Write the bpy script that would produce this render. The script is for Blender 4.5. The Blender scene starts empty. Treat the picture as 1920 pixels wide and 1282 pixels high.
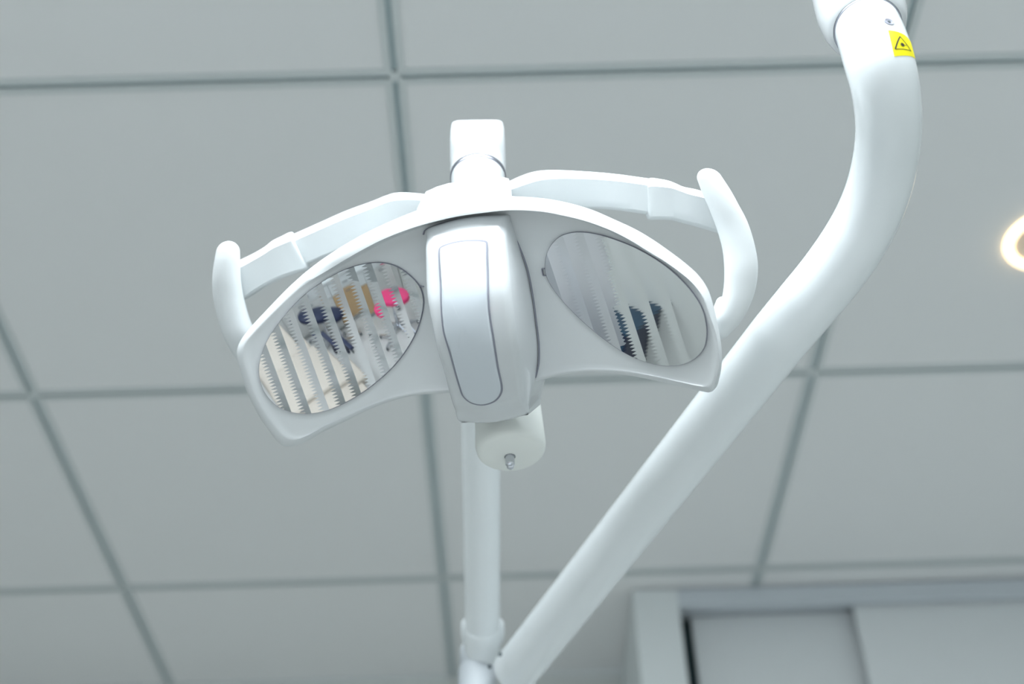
import bpy, bmesh, math, random
from mathutils import Vector, Matrix

# ------------------------------------------------------------------ camera
W, H, F = 1920.0, 1282.0, 2494.2
RIGHT = Vector((0.9995, 0.0078, -0.0311)).normalized()
DOWN = Vector((-0.0290, 0.6345, -0.7724)).normalized()
FWD = RIGHT.cross(DOWN).normalized()
DOWN = FWD.cross(RIGHT).normalized()
CAM = Vector((0.0, 0.0, 1.35))
CEIL = CAM.z + 1.254
GX0, GY0, TILE = -0.7085, 1.0226, 0.6

sc = bpy.context.scene
cd = bpy.data.cameras.new('camera')
co = bpy.data.objects.new('camera', cd)
sc.collection.objects.link(co)
cd.sensor_width = 36.0
cd.lens = F / W * 36.0
cd.clip_start = 0.02
m = Matrix((RIGHT, -DOWN, -FWD)).transposed().to_4x4()
m.translation = CAM
co.matrix_world = m
cd.dof.use_dof = True
cd.dof.focus_distance = 0.93
cd.dof.aperture_fstop = 4.3
sc.camera = co

# ------------------------------------------------------------------ light
sc.view_settings.view_transform = 'Standard'
sc.view_settings.look = 'None'
sc.view_settings.gamma = 1.0
sc.view_settings.use_curve_mapping = False
sc.view_settings.exposure = 0.33

world = bpy.data.worlds.new('world')
sc.world = world
world.use_nodes = True
world.node_tree.nodes['Background'].inputs[0].default_value = (0.72, 0.88, 1.0, 1)
world.node_tree.nodes['Background'].inputs[1].default_value = 0.6


def area(name, loc, target, sx, sy, power, col):
    l = bpy.data.lights.new(name, 'AREA')
    l.shape = 'RECTANGLE'
    l.size, l.size_y = sx, sy
    l.energy = power
    l.color = col
    o = bpy.data.objects.new(name, l)
    sc.collection.objects.link(o)
    o.location = loc
    o.rotation_euler = (Vector(target) - Vector(loc)).to_track_quat('-Z', 'Y').to_euler()
    return o


# daylight entering through the window of the wall behind the camera, and fill from an added left one
area('window_daylight', (-0.1, -2.45, 1.72), (-0.1, 0.0, 1.6), 2.3, 1.45, 5, (0.90, 0.95, 1.0))
area('side_window_fill', (-2.05, -1.75, 1.65), (0.0, -1.6, 1.5), 0.9, 1.3, 3, (0.90, 0.95, 1.0))
PANELS = [(0.1915, 0.1226, 9.5), (-0.4085, 0.1226, 9.5), (0.7915, -1.0774, 13), (-0.4085, -1.6774, 13)]
for i, (x, y, pw) in enumerate(PANELS):
    area('ceiling_panel_light', (x, y, CEIL - 0.02), (x, y, 0), 0.56, 0.56, pw, (0.90, 0.95, 1.0))


# ------------------------------------------------------------------ helpers
def P(px, py, d):
    """point of the room seen at photograph pixel (px,py) at distance d along the view axis"""
    return CAM + d * (FWD + (px - W / 2) / F * RIGHT + (py - H / 2) / F * DOWN)


def on_y(px, py, Y):
    r = P(px, py, 1.0) - CAM
    return CAM + r * ((Y - CAM.y) / r.y)


def on_z(px, py, Z):
    r = P(px, py, 1.0) - CAM
    return CAM + r * ((Z - CAM.z) / r.z)


def mat(name, col, rough=0.5, metal=0.0, coat=0.0, emit=None, estr=0.0, noise=0.0, nscale=40, bump=0.0, spec=0.5, aniso=None):
    M = bpy.data.materials.new(name)
    M.use_nodes = True
    nt = M.node_tree
    b = nt.nodes['Principled BSDF']
    b.inputs['Base Color'].default_value = (*col, 1)
    b.inputs['Roughness'].default_value = rough
    b.inputs['Metallic'].default_value = metal
    b.inputs['Coat Weight'].default_value = coat
    b.inputs['Coat Roughness'].default_value = 0.06
    b.inputs['Specular IOR Level'].default_value = spec
    if emit:
        b.inputs['Emission Color'].default_value = (*emit, 1)
        b.inputs['Emission Strength'].default_value = estr
    if noise or bump:
        tc = nt.nodes.new('ShaderNodeTexCoord')
        n = nt.nodes.new('ShaderNodeTexNoise')
        n.inputs['Scale'].default_value = nscale
        n.inputs['Detail'].default_value = 5
        nt.links.new(tc.outputs['Object'], n.inputs['Vector'])
        if noise:
            mx = nt.nodes.new('ShaderNodeMix')
            mx.data_type = 'RGBA'
            mx.inputs['A'].default_value = (*[c * (1 - noise) for c in col], 1)
            mx.inputs['B'].default_value = (*[min(1, c * (1 + noise)) for c in col], 1)
            nt.links.new(n.outputs['Fac'], mx.inputs['Factor'])
            nt.links.new(mx.outputs['Result'], b.inputs['Base Color'])
        if bump:
            bp = nt.nodes.new('ShaderNodeBump')
            bp.inputs['Strength'].default_value = bump
            bp.inputs['Distance'].default_value = 0.002
            nt.links.new(n.outputs['Fac'], bp.inputs['Height'])
            nt.links.new(bp.outputs['Normal'], b.inputs['Normal'])
    return M


M_SHELL = mat('lamp_plastic', (0.65, 0.68, 0.69), 0.38, coat=0.15, noise=0.01)
M_GLOSS = mat('glossy_white_plastic', (0.62, 0.65, 0.665), 0.22, coat=0.5, noise=0.01)
M_TUBE = mat('white_powder_coat', (0.80, 0.845, 0.86), 0.24, coat=0.5, noise=0.01)
M_HANDLE = mat('handle_plastic', (0.74, 0.775, 0.785), 0.5, noise=0.01)
M_CYL = mat('ivory_plastic', (0.80, 0.83, 0.80), 0.5, noise=0.01)
M_RING = mat('dark_steel', (0.34, 0.35, 0.40), 0.35, metal=1.0, noise=0.03)
M_JOINT = mat('joint_plastic', (0.50, 0.54, 0.57), 0.5, noise=0.01)
M_PANEL = mat('inset_panel_plastic', (0.60, 0.65, 0.69), 0.3, coat=0.3, noise=0.01)
M_GAP = mat('gap_shade_and_screw', (0.24, 0.25, 0.30), 0.6, noise=0.05)  # paints gap shade as dark strips; the tube screw shares it
M_DARK = mat('dark_screw_recess', (0.05, 0.07, 0.08), 0.6, noise=0.05)
M_METAL = mat('brushed_metal', (0.62, 0.64, 0.68), 0.22, metal=1.0, noise=0.03)
M_MIRROR = mat('faceted_mirror', (0.68, 0.70, 0.71), 0.025, metal=1.0)
M_SATIN = mat('rough_mirror', (0.66, 0.67, 0.70), 0.30, metal=1.0)  # rougher metal imitating the glare that veils part of the mirror
M_TILE = mat('ceiling_tile', (0.80, 0.815, 0.815), 0.95, noise=0.012, nscale=220, bump=0.08, spec=0.1)
M_BAR = mat('ceiling_grid_steel', (0.62, 0.665, 0.665), 0.6, noise=0.02)
M_SLOT = mat('ceiling_grid_slot', (0.50, 0.60, 0.62), 0.8, noise=0.03)
M_WALL = mat('wall_paint', (0.66, 0.68, 0.66), 0.9, noise=0.015, nscale=120, bump=0.05)
M_FLOOR = mat('vinyl_floor', (0.68, 0.69, 0.68), 0.45, noise=0.05, nscale=14)
M_CAB = mat('cabinet_laminate', (0.74, 0.785, 0.79), 0.5, noise=0.012)
M_CABD = mat('cabinet_door_laminate', (0.71, 0.745, 0.755), 0.5, noise=0.012)
M_RAIL = mat('cabinet_rail_aluminium', (0.58, 0.63, 0.67), 0.45, noise=0.02)
M_CABIN = mat('cabinet_gap_shade', (0.02, 0.05, 0.055), 0.8, noise=0.05)  # near-black stands in for the shade behind the doors
M_YEL = mat('warning_yellow', (0.90, 0.80, 0.0), 0.45, noise=0.02)
M_BLK = mat('warning_print', (0.035, 0.03, 0.02), 0.5, noise=0.02)
M_WARM = mat('warm_lamp_ring', (1.0, 0.9, 0.7), 0.5, emit=(1.0, 0.74, 0.42), estr=2.0, noise=0.01)
M_WARM2 = mat('warm_reflector', (0.80, 0.70, 0.58), 0.35, noise=0.02)
M_LED = mat('led_diffuser', (0.9, 0.95, 1.0), 0.5, emit=(0.9, 0.98, 1.0), estr=6.0)
M_PINK = mat('pink_upholstery', (0.80, 0.05, 0.20), 0.45, noise=0.06)
M_NAVY = mat('navy_upholstery', (0.012, 0.02, 0.06), 0.4, noise=0.1)
M_WOOD = mat('beech_wood', (0.62, 0.43, 0.24), 0.5, noise=0.12, nscale=9)
M_BEIGE = mat('beige_upholstery', (0.55, 0.50, 0.44), 0.5, noise=0.04)
M_TEAL = mat('teal_plastic', (0.015, 0.06, 0.11), 0.4, noise=0.08)

M_GLASS = mat('window_glass', (0.95, 0.98, 1.0), 0.02)
M_GLASS.node_tree.nodes['Principled BSDF'].inputs['Transmission Weight'].default_value = 1.0


def link(name, me, material, parent=None, smooth=True, angle=38):
    mats = material if isinstance(material, (list, tuple)) else [material]
    for x in mats:
        me.materials.append(x)
    o = bpy.data.objects.new(name, me)
    sc.collection.objects.link(o)
    if smooth:
        for p in me.polygons:
            p.use_smooth = True
        if angle:
            me.set_sharp_from_angle(angle=math.radians(angle))
    if parent is not None:
        o.parent = parent
        o.matrix_parent_inverse = Matrix.Translation(-parent_world(parent))
    return o


def parent_world(o):
    v = Vector(o.location)
    return v if o.parent is None else v        # every part mesh keeps its vertices in room coordinates


def obj(name, bm, material, parent=None, smooth=True, angle=38):
    bmesh.ops.recalc_face_normals(bm, faces=bm.faces)
    me = bpy.data.meshes.new(name)
    bm.to_mesh(me)
    bm.free()
    return link(name, me, material, parent, smooth, angle)


def thing(name, loc, label, cat, group=None):
    o = bpy.data.objects.new(name, None)
    sc.collection.objects.link(o)
    o.location = loc
    o['label'] = label
    o['category'] = cat
    if group:
        o['group'] = group
    return o


def struct(o):
    o['kind'] = 'structure'
    return o


def box(bm, x0, x1, y0, y1, z0, z1, mi=0, bevel=0.0, seg=2):
    r = bmesh.ops.create_cube(bm, size=1.0)
    vs = r['verts']
    for v in vs:
        v.co = Vector(((x0 + x1) / 2 + v.co.x * (x1 - x0), (y0 + y1) / 2 + v.co.y * (y1 - y0), (z0 + z1) / 2 + v.co.z * (z1 - z0)))
    fs = list({f for v in vs for f in v.link_faces})
    for f in fs:
        f.material_index = mi
    if bevel:
        es = list({e for v in vs for e in v.link_edges})
        bmesh.ops.bevel(bm, geom=es, offset=bevel, segments=seg, affect='EDGES', profile=0.5)


def loft(bm, rings, cap0=True, cap1=True, closed=True, mi=0):
    """rings: lists of Vectors of the same length"""
    vr = [[bm.verts.new(p) for p in r] for r in rings]
    n = len(rings[0])
    for a, b in zip(vr, vr[1:]):
        for i in range(n if closed else n - 1):
            j = (i + 1) % n
            try:
                f = bm.faces.new((a[i], a[j], b[j], b[i]))
                f.material_index = mi
            except ValueError:
                pass
    if cap0:
        bm.faces.new(vr[0][::-1]).material_index = mi
    if cap1:
        bm.faces.new(vr[-1]).material_index = mi
    return vr


def cr(pts, n, closed=False):
    """Catmull-Rom through pts (any vector-like tuples), n samples per span"""
    pts = [Vector(p) for p in pts]
    out = []
    L = len(pts)
    spans = L if closed else L - 1
    for i in range(spans):
        if closed:
            p0, p1, p2, p3 = pts[(i - 1) % L], pts[i], pts[(i + 1) % L], pts[(i + 2) % L]
        else:
            p1, p2 = pts[i], pts[i + 1]
            p0 = pts[i - 1] if i else p1 * 2 - p2
            p3 = pts[i + 2] if i + 2 < L else p2 * 2 - p1
        a1 = max((p1 - p0).length, 1e-9) ** .5
        a2 = max((p2 - p1).length, 1e-9) ** .5
        a3 = max((p3 - p2).length, 1e-9) ** .5
        m1 = (p1 - p0) / a1 - (p2 - p0) / (a1 + a2) + (p2 - p1) / a2
        m2 = (p2 - p1) / a2 - (p3 - p1) / (a2 + a3) + (p3 - p2) / a3
        m1, m2 = m1 * a2, m2 * a2
        for k in range(n):
            t = k / n
            out.append((2 * t**3 - 3 * t**2 + 1) * p1 + (t**3 - 2 * t**2 + t) * m1 + (-2 * t**3 + 3 * t**2) * p2 + (t**3 - t**2) * m2)
    if not closed:
        out.append(pts[-1])
    return out


def frame_dir(d, ref=None):
    d = d.normalized()
    ref = ref or Vector((0, 0, 1))
    a = d.cross(ref)
    if a.length < 1e-4:
        a = d.cross(Vector((1, 0, 0)))
    a.normalize()
    return a, d.cross(a).normalized()


def tube(bm, pts, radii, seg=40, cap=True, ref=None, mi=0):
    """round tube through pts; radii per point"""
    rings = []
    n = len(pts)
    a_prev = None
    for i, p in enumerate(pts):
        t = (pts[min(i + 1, n - 1)] - pts[max(i - 1, 0)]).normalized()
        if a_prev is None:
            a, b = frame_dir(t, ref)
        else:
            a = (a_prev - t * a_prev.dot(t)).normalized()
            b = t.cross(a).normalized()
        a_prev = a
        r = radii[i]
        rings.append([p + a * (r * math.cos(2 * math.pi * k / seg)) + b * (r * math.sin(2 * math.pi * k / seg)) for k in range(seg)])
    loft(bm, rings, cap, cap, mi=mi)


def lathe(bm, c, axis, prof, seg=48, mi=0):
    """prof: (distance along the axis, radius)"""
    axis = axis.normalized()
    a, b = frame_dir(axis, Vector((0, 1, 0)))
    rings = []
    for s, r in prof:
        rings.append([c + axis * s + a * (max(r, 1e-5) * math.cos(2 * math.pi * k / seg)) + b * (max(r, 1e-5) * math.sin(2 * math.pi * k / seg)) for k in range(seg)])
    loft(bm, rings, True, True, mi=mi)


# ------------------------------------------------------------------ the room
X0, X1, Y0, Y1 = -2.2, 2.3, -2.6, 2.648
# ceiling tiles, one mesh; the slotted grid bars another
bm = bmesh.new()
xs = [GX0 + TILE * i for i in range(-4, 8)]
ys = [GY0 + TILE * j for j in range(-8, 5)]
for i in range(len(xs) - 1):
    for j in range(len(ys) - 1):
        ax, bx_, ay, by_ = max(xs[i], X0), min(xs[i + 1], X1), max(ys[j], Y0), min(ys[j + 1], Y1)
        if bx_ - ax < .02 or by_ - ay < .02:
            continue
        if any(abs((xs[i] + xs[i + 1]) / 2 - px) < .3 and abs((ys[j] + ys[j + 1]) / 2 - py) < .3 for px, py in [(-0.4085, -0.7774)]):
            pass
        box(bm, ax + .0115, bx_ - .0115, ay + .0115, by_ - .0115, CEIL, CEIL + 0.014)
ceiling = struct(obj('ceiling', bm, M_TILE, smooth=False))

bm = bmesh.new()
BW, SL, TH = 0.012, 0.0040, 0.009        # half width, half slot, bar height
zb = CEIL - 0.0025
for x in xs:
    if not X0 < x < X1:
        continue
    box(bm, x - BW, x + BW, Y0, Y1, zb + TH - .002, zb + TH + .001, mi=1)
    for j in range(len(ys) - 1):
        ay, by_ = max(ys[j] + BW, Y0), min(ys[j + 1] - BW, Y1)
        if by_ - ay < .02:
            continue
        box(bm, x - BW, x - SL, ay, by_, zb, zb + TH)
        box(bm, x + SL, x + BW, ay, by_, zb, zb + TH)
    for y in ys:
        if Y0 < y < Y1:        # the crossing: four corner plates and a small centre plate
            for a in (-1, 1):
                for b_ in (-1, 1):
                    x_a, x_b = sorted((x + a * SL, x + a * BW))
                    y_a, y_b = sorted((y + b_ * SL, y + b_ * BW))
                    box(bm, x_a, x_b, y_a, y_b, zb, zb + TH)
            box(bm, x - .0068, x + .0068, y - .0068, y + .0068, zb + .0008, zb + TH)
for y in ys:
    if not Y0 < y < Y1:
        continue
    for i in range(len(xs) - 1):
        ax, bx_ = max(xs[i] + BW, X0), min(xs[i + 1] - BW, X1)
        if bx_ - ax < .02:
            continue
        box(bm, ax, bx_, y - BW, y - SL, zb, zb + TH)
        box(bm, ax, bx_, y + SL, y + BW, zb, zb + TH)
        box(bm, ax, bx_, y - BW, y + BW, zb + TH - .002, zb + TH + .001, mi=1)
struct(obj('trim_1', bm, [M_BAR, M_SLOT], smooth=False))

bm = bmesh.new(); box(bm, X0, X1, Y1, Y1 + .1, 0, CEIL + .02); struct(obj('wall_back', bm, M_WALL, smooth=False))
bm = bmesh.new(); box(bm, X1, X1 + .1, Y0, Y1, 0, CEIL + .02); struct(obj('wall_right', bm, M_WALL, smooth=False))
bm = bmesh.new()
box(bm, X0 - .1, X0, Y0, -2.3, 0, CEIL + .02); box(bm, X0 - .1, X0, -1.2, Y1, 0, CEIL + .02)
box(bm, X0 - .1, X0, -2.3, -1.2, 0, .98); box(bm, X0 - .1, X0, -2.3, -1.2, 2.32, CEIL + .02)
struct(obj('wall_left', bm, M_WALL, smooth=False))
bm = bmesh.new()
box(bm, X0, -1.3, Y0 - .1, Y0, 0, CEIL + .02); box(bm, 1.1, X1, Y0 - .1, Y0, 0, CEIL + .02)
box(bm, -1.3, 1.1, Y0 - .1, Y0, 0, .98); box(bm, -1.3, 1.1, Y0 - .1, Y0, 2.46, CEIL + .02)
struct(obj('wall_front', bm, M_WALL, smooth=False))
bm = bmesh.new(); box(bm, X0, X1, Y0, Y1, -.05, 0); struct(obj('floor', bm, M_FLOOR, smooth=False))
# window frames behind the camera and, added for fill light, left of it
bm = bmesh.new()
for a, b_ in ((-1.3, -1.25), (-.12, -.06), (1.05, 1.1)):
    box(bm, a, b_, Y0 - .08, Y0 - .01, .98, 2.46)
box(bm, -1.25, 1.05, Y0 - .08, Y0 - .01, .98, 1.03); box(bm, -1.25, 1.05, Y0 - .08, Y0 - .01, 2.41, 2.46)
box(bm, -1.25, 1.05, Y0 - .05, Y0 - .044, 1.03, 2.41, mi=1)
struct(obj('window_1', bm, [M_CAB, M_GLASS], smooth=False))
bm = bmesh.new()
for a, b_ in ((-2.3, -2.25), (-1.25, -1.2)):
    box(bm, X0 - .08, X0 - .01, a, b_, .98, 2.32)
box(bm, X0 - .08, X0 - .01, -2.25, -1.25, .98, 1.03); box(bm, X0 - .08, X0 - .01, -2.25, -1.25, 2.27, 2.32)
box(bm, X0 - .05, X0 - .044, -2.25, -1.25, 1.03, 2.27, mi=1)
struct(obj('window_2', bm, [M_CAB, M_GLASS], smooth=False))

# ------------------------------------------------------------------ sliding door cupboard
CY = 2.285
xl, xs_, xr = on_y(1185, 1100, CY).x, on_y(1269, 1100, CY).x, X1 - .001
zr1 = on_y(1420, 1130, CY).z            # lower edge of the top rail
ct = CEIL - .004
cup = thing('sliding_door_cupboard', (1.2, 2.45, 0), 'pale grey sliding door cupboard reaching up to the ceiling', 'cupboard')
bm = bmesh.new(); box(bm, xl, xs_, CY, CY + .03, 0.0, ct, bevel=.0015); box(bm, xl, xl + .018, CY + .03, Y1 - .002, 0, ct)
obj('side_panel', bm, M_CAB, cup, smooth=False)
bm = bmesh.new(); box(bm, xs_, xr, CY + .004, CY + .024, zr1, ct, bevel=.001)
box(bm, xs_, xr, CY + .024, CY + .09, zr1 + .015, ct)
obj('top_rail', bm, M_RAIL, cup, smooth=False)
dx0 = on_y(1300, 1200, CY + .075).x
dx1 = on_y(1604, 1150, CY + .03).x
bm = bmesh.new(); box(bm, dx0, dx1 + .06, CY + .07, CY + .088, .06, zr1 + .012, bevel=.001)
obj('door', bm, M_CABD, cup, smooth=False)
bm = bmesh.new(); box(bm, dx1, xr - .01, CY + .03, CY + .048, .06, zr1 + .012, bevel=.001)
d2 = obj('door', bm, M_CABD, cup, smooth=False)
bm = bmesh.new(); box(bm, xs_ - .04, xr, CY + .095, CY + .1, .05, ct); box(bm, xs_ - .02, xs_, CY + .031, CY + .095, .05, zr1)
obj('door_gap_shade', bm, M_CABIN, cup, smooth=False)  # dark sheets painting the shade seen in the door gap
bm = bmesh.new(); box(bm, xs_, xr, CY + .03, CY + .1, 0, .055)
obj('plinth', bm, M_RAIL, cup, smooth=False)

# ------------------------------------------------------------------ warm downlight in the ceiling
dc = on_z(1966, 446, CEIL)
dl = thing('recessed_downlight', (dc.x, dc.y, CEIL), 'round recessed downlight with a glowing warm ring in the ceiling', 'ceiling light')
R0 = 0.054
bm = bmesh.new()
rings = []
for k in range(96):
    a = 2 * math.pi * k / 96
    rings.append([Vector((dc.x + math.cos(a) * (R0 + .0068 * math.cos(t)), dc.y + math.sin(a) * (R0 + .0068 * math.cos(t)), CEIL - .0005 - .009 * math.sin(t))) for t in [q * math.pi / 8 for q in range(9)]])
rings.append(rings[0])
loft(bm, rings, False, False, closed=False)
bmesh.ops.remove_doubles(bm, verts=bm.verts, dist=1e-6)
obj('light_ring', bm, M_WARM, dl)
bm = bmesh.new()
lathe(bm, Vector((dc.x, dc.y, CEIL)), Vector((0, 0, -1)), [(.0005, R0 - .006), (.0025, R0 - .008), (.002, .01), (.0015, 0)], 64)
obj('reflector', bm, M_WARM2, dl)

# LED panels of the same ceiling, behind the camera
for i, (x, y, pw) in enumerate(PANELS):
    t = thing('ceiling_led_panel', (x, y, CEIL - .006), 'square white panel light in the ceiling behind the camera', 'ceiling light', 'panel lights behind the camera')
    bm = bmesh.new()
    for s in (-1, 1):
        box(bm, x + s * .29 - .01, x + s * .29 + .01, y - .3, y + .3, CEIL - .012, CEIL - .003)
        box(bm, x - .28, x + .28, y + s * .29 - .01, y + s * .29 + .01, CEIL - .012, CEIL - .003)
    obj('panel_frame', bm, M_CAB, t, smooth=False)
    bm = bmesh.new(); box(bm, x - .28, x + .28, y - .28, y + .28, CEIL - .008, CEIL - .0035)
    obj('diffuser', bm, M_LED, t, smooth=False)

# ------------------------------------------------------------------ furniture added behind the camera for the reflectors to mirror
def leg_star(bm, cx_, cy_, r, z0, z1, w, n=5):
    for k in range(n):
        a = 2 * math.pi * k / n + .3
        d = Vector((math.cos(a), math.sin(a), 0))
        s = Vector((-d.y, d.x, 0)) * w
        c = Vector((cx_, cy_, 0))
        up = Vector((0, 0, 1))
        loft(bm, [[c - s + up * z0, c + s + up * z0, c + s + up * z1, c - s + up * z1],
                  [c + d * r - s * .6 + up * z0, c + d * r + s * .6 + up * z0, c + d * r + s * .6 + up * (z0 + .015), c + d * r - s * .6 + up * (z0 + .015)]])


for sx, sy, g in ((-1.45, -1.35, 0), (-.95, -1.80, 1)):
    st = thing('stool', (sx, sy, 0), ('pink' if g == 0 else 'navy') + ' upholstered round stool added to be mirrored in the left reflector', 'stool')
    up = Vector((0, 0, 1))
    bm = bmesh.new(); lathe(bm, Vector((sx, sy, .50)), up, [(0, 0), (0, .17), (.012, .195), (.04, .20), (.065, .19), (.078, .15), (.082, 0)], 40)
    obj('seat', bm, M_PINK if g == 0 else M_NAVY, st)
    bm = bmesh.new(); lathe(bm, Vector((sx, sy, .08)), up, [(0, 0), (0, .03), (.2, .03), (.2, .016), (.42, .016), (.42, 0)], 24)
    obj('gas_column', bm, M_METAL, st)
    bm = bmesh.new(); leg_star(bm, sx, sy, .27, .05, .10, .025)
    obj('star_base', bm, M_METAL, st, smooth=False)
    for k in range(5):
        a = 2 * math.pi * k / 5 + .3
        c = Vector((sx + .26 * math.cos(a), sy + .26 * math.sin(a), .026))
        bm = bmesh.new(); lathe(bm, c - Vector((-math.sin(a), math.cos(a), 0)) * .012, Vector((-math.sin(a), math.cos(a), 0)), [(0, 0), (0, .022), (.004, .026), (.020, .026), (.024, .022), (.024, 0)], 20)
        obj('castor', bm, M_DARK, st)
# low beech cabinet under the window, added for the reflectors to mirror
cb = thing('added_low_cabinet', (-1.3, -2.36, 0), 'low beech cabinet with white worktop under the window, added for the reflectors to mirror', 'cabinet')
bm = bmesh.new(); box(bm, -2.18, -.25, -2.59, -2.14, .08, .82); box(bm, -2.16, -.27, -2.55, -2.2, 0, .08)
obj('carcass', bm, M_CAB, cb, smooth=False)
bm = bmesh.new(); box(bm, -2.19, -.23, -2.595, -2.11, .82, .86, bevel=.004)
obj('worktop', bm, M_CAB, cb, smooth=False)
for k in range(4):
    x = -2.175 + k * .481
    bm = bmesh.new(); box(bm, x, x + .472, -2.139, -2.12, .09, .60, bevel=.002)
    dd = obj('door', bm, M_WOOD if k in (1,) else M_FLOOR, cb, smooth=False)
    bm = bmesh.new(); box(bm, x + .18, x + .30, -2.119, -2.10, .55, .56, bevel=.002)
    obj('door_handle', bm, M_METAL, dd, smooth=False)
    bm = bmesh.new(); box(bm, x, x + .472, -2.139, -2.12, .61, .81, bevel=.002)
    dd = obj('drawer', bm, M_CAB, cb, smooth=False)
    bm = bmesh.new(); box(bm, x + .18, x + .30, -2.119, -2.10, .70, .71, bevel=.002)
    obj('drawer_handle', bm, M_METAL, dd, smooth=False)
# grey treatment chair, added for the left reflector, standing between the stools and the camera
tc_ = thing('added_treatment_chair', (-.35, -.9, 0), 'light beige reclining treatment chair on a dark base, added for the left reflector to mirror', 'treatment chair')
bm = bmesh.new(); box(bm, -.62, -.08, -1.15, -.62, 0, .05, bevel=.01); box(bm, -.48, -.22, -1.02, -.76, .05, .42, bevel=.02)
obj('base', bm, M_TEAL, tc_, smooth=False)
bm = bmesh.new(); box(bm, -.64, -.06, -1.25, -.55, .42, .52, bevel=.035, seg=4)
obj('seat', bm, M_BEIGE, tc_)
bm = bmesh.new(); box(bm, -.60, -.10, -1.80, -1.22, .0, .09, bevel=.035, seg=4)
for v in bm.verts:
    v.co.z += .44 + max(0, -1.24 - v.co.y) * .25
obj('backrest', bm, M_BEIGE, tc_)
bm = bmesh.new(); box(bm, -.56, -.14, -.58, -.16, .40, .48, bevel=.03, seg=4)
obj('footrest', bm, M_BEIGE, tc_)
bm = bmesh.new(); box(bm, -.46, -.24, -2.0, -1.83, .60, .67, bevel=.03, seg=4)
obj('headrest', bm, M_NAVY, tc_)
for a in (-.70, -.01):
    bm = bmesh.new(); box(bm, a - .03, a + .03, -1.25, -.85, .62, .655, bevel=.012, seg=3); box(bm, a - .015, a + .015, -1.05, -1.01, .47, .625)
    obj('armrest', bm, M_NAVY, tc_)
# teal instrument cart, added as a dark reflection, against the left wall
ct_ = thing('added_instrument_cart', (-1.95, -.21, 0), 'teal and navy instrument cart against the left wall, added as a dark reflection', 'cart')
bm = bmesh.new(); box(bm, -2.17, -1.78, -.55, .00, .10, .98, bevel=.01)
obj('body', bm, M_NAVY, ct_, smooth=False)
for k in range(4):
    z = .14 + k * .205
    bm = bmesh.new(); box(bm, -1.779, -1.762, -.53, -.02, z, z + .18, bevel=.004)
    dd = obj('drawer', bm, M_TEAL if k % 2 else M_NAVY, ct_, smooth=False)
    bm = bmesh.new(); box(bm, -1.761, -1.748, -.30, -.12, z + .12, z + .135, bevel=.003)
    obj('drawer_handle', bm, M_METAL, dd, smooth=False)
bm = bmesh.new(); box(bm, -2.18, -1.76, -.56, .01, .98, 1.01, bevel=.006)
obj('tray', bm, M_TEAL, ct_, smooth=False)
for ax_, ay_ in ((-2.13, -.49), (-2.13, -.06), (-1.82, -.49), (-1.82, -.06)):
    bm = bmesh.new(); lathe(bm, Vector((ax_ - .015, ay_, .05)), Vector((1, 0, 0)), [(0, 0), (0, .045), (.005, .05), (.025, .05), (.03, .045), (.03, 0)], 24)
    obj('castor', bm, M_DARK, ct_)

# ------------------------------------------------------------------ the dental lamp
PSI, RHO, PIT = math.radians(18), math.radians(7.3), math.radians(11)
N0 = (-math.cos(PSI) * FWD - math.sin(PSI) * RIGHT)
U0 = (math.cos(PSI) * RIGHT - math.sin(PSI) * FWD)
V0 = -DOWN
N0, V0 = math.cos(PIT) * N0 + math.sin(PIT) * DOWN, math.cos(PIT) * V0 + math.sin(PIT) * N0
UA = (math.cos(RHO) * U0 + math.sin(RHO) * V0).normalized()
VA = (-math.sin(RHO) * U0 + math.cos(RHO) * V0).normalized()
NA = UA.cross(VA).normalized()
if NA.dot(FWD) > 0:
    NA = -NA
OH = P(900, 560, 0.95)
KC = 1.25


def nbase(u):
    return KC * u * u


def inv(px, py, nf):
    """photo pixel -> (u,v,n) on the head surface n = nf(u,v)"""
    r = (P(px, py, 1.0) - CAM)
    n = 0.0
    for _ in range(25):
        t = ((OH - CAM).dot(NA) + n) / r.dot(NA)
        q = CAM + r * t - OH
        u, v = q.dot(UA), q.dot(VA)
        n = nf(u, v)
    return Vector((u, v, n))


def hw(u, v, n):
    return OH + UA * u + VA * v + NA * n


lamp = thing('dental_lamp', P(905, 1240, 1.35), 'white dental operating lamp with two mirrored reflectors on jointed arms', 'dental lamp')

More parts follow.
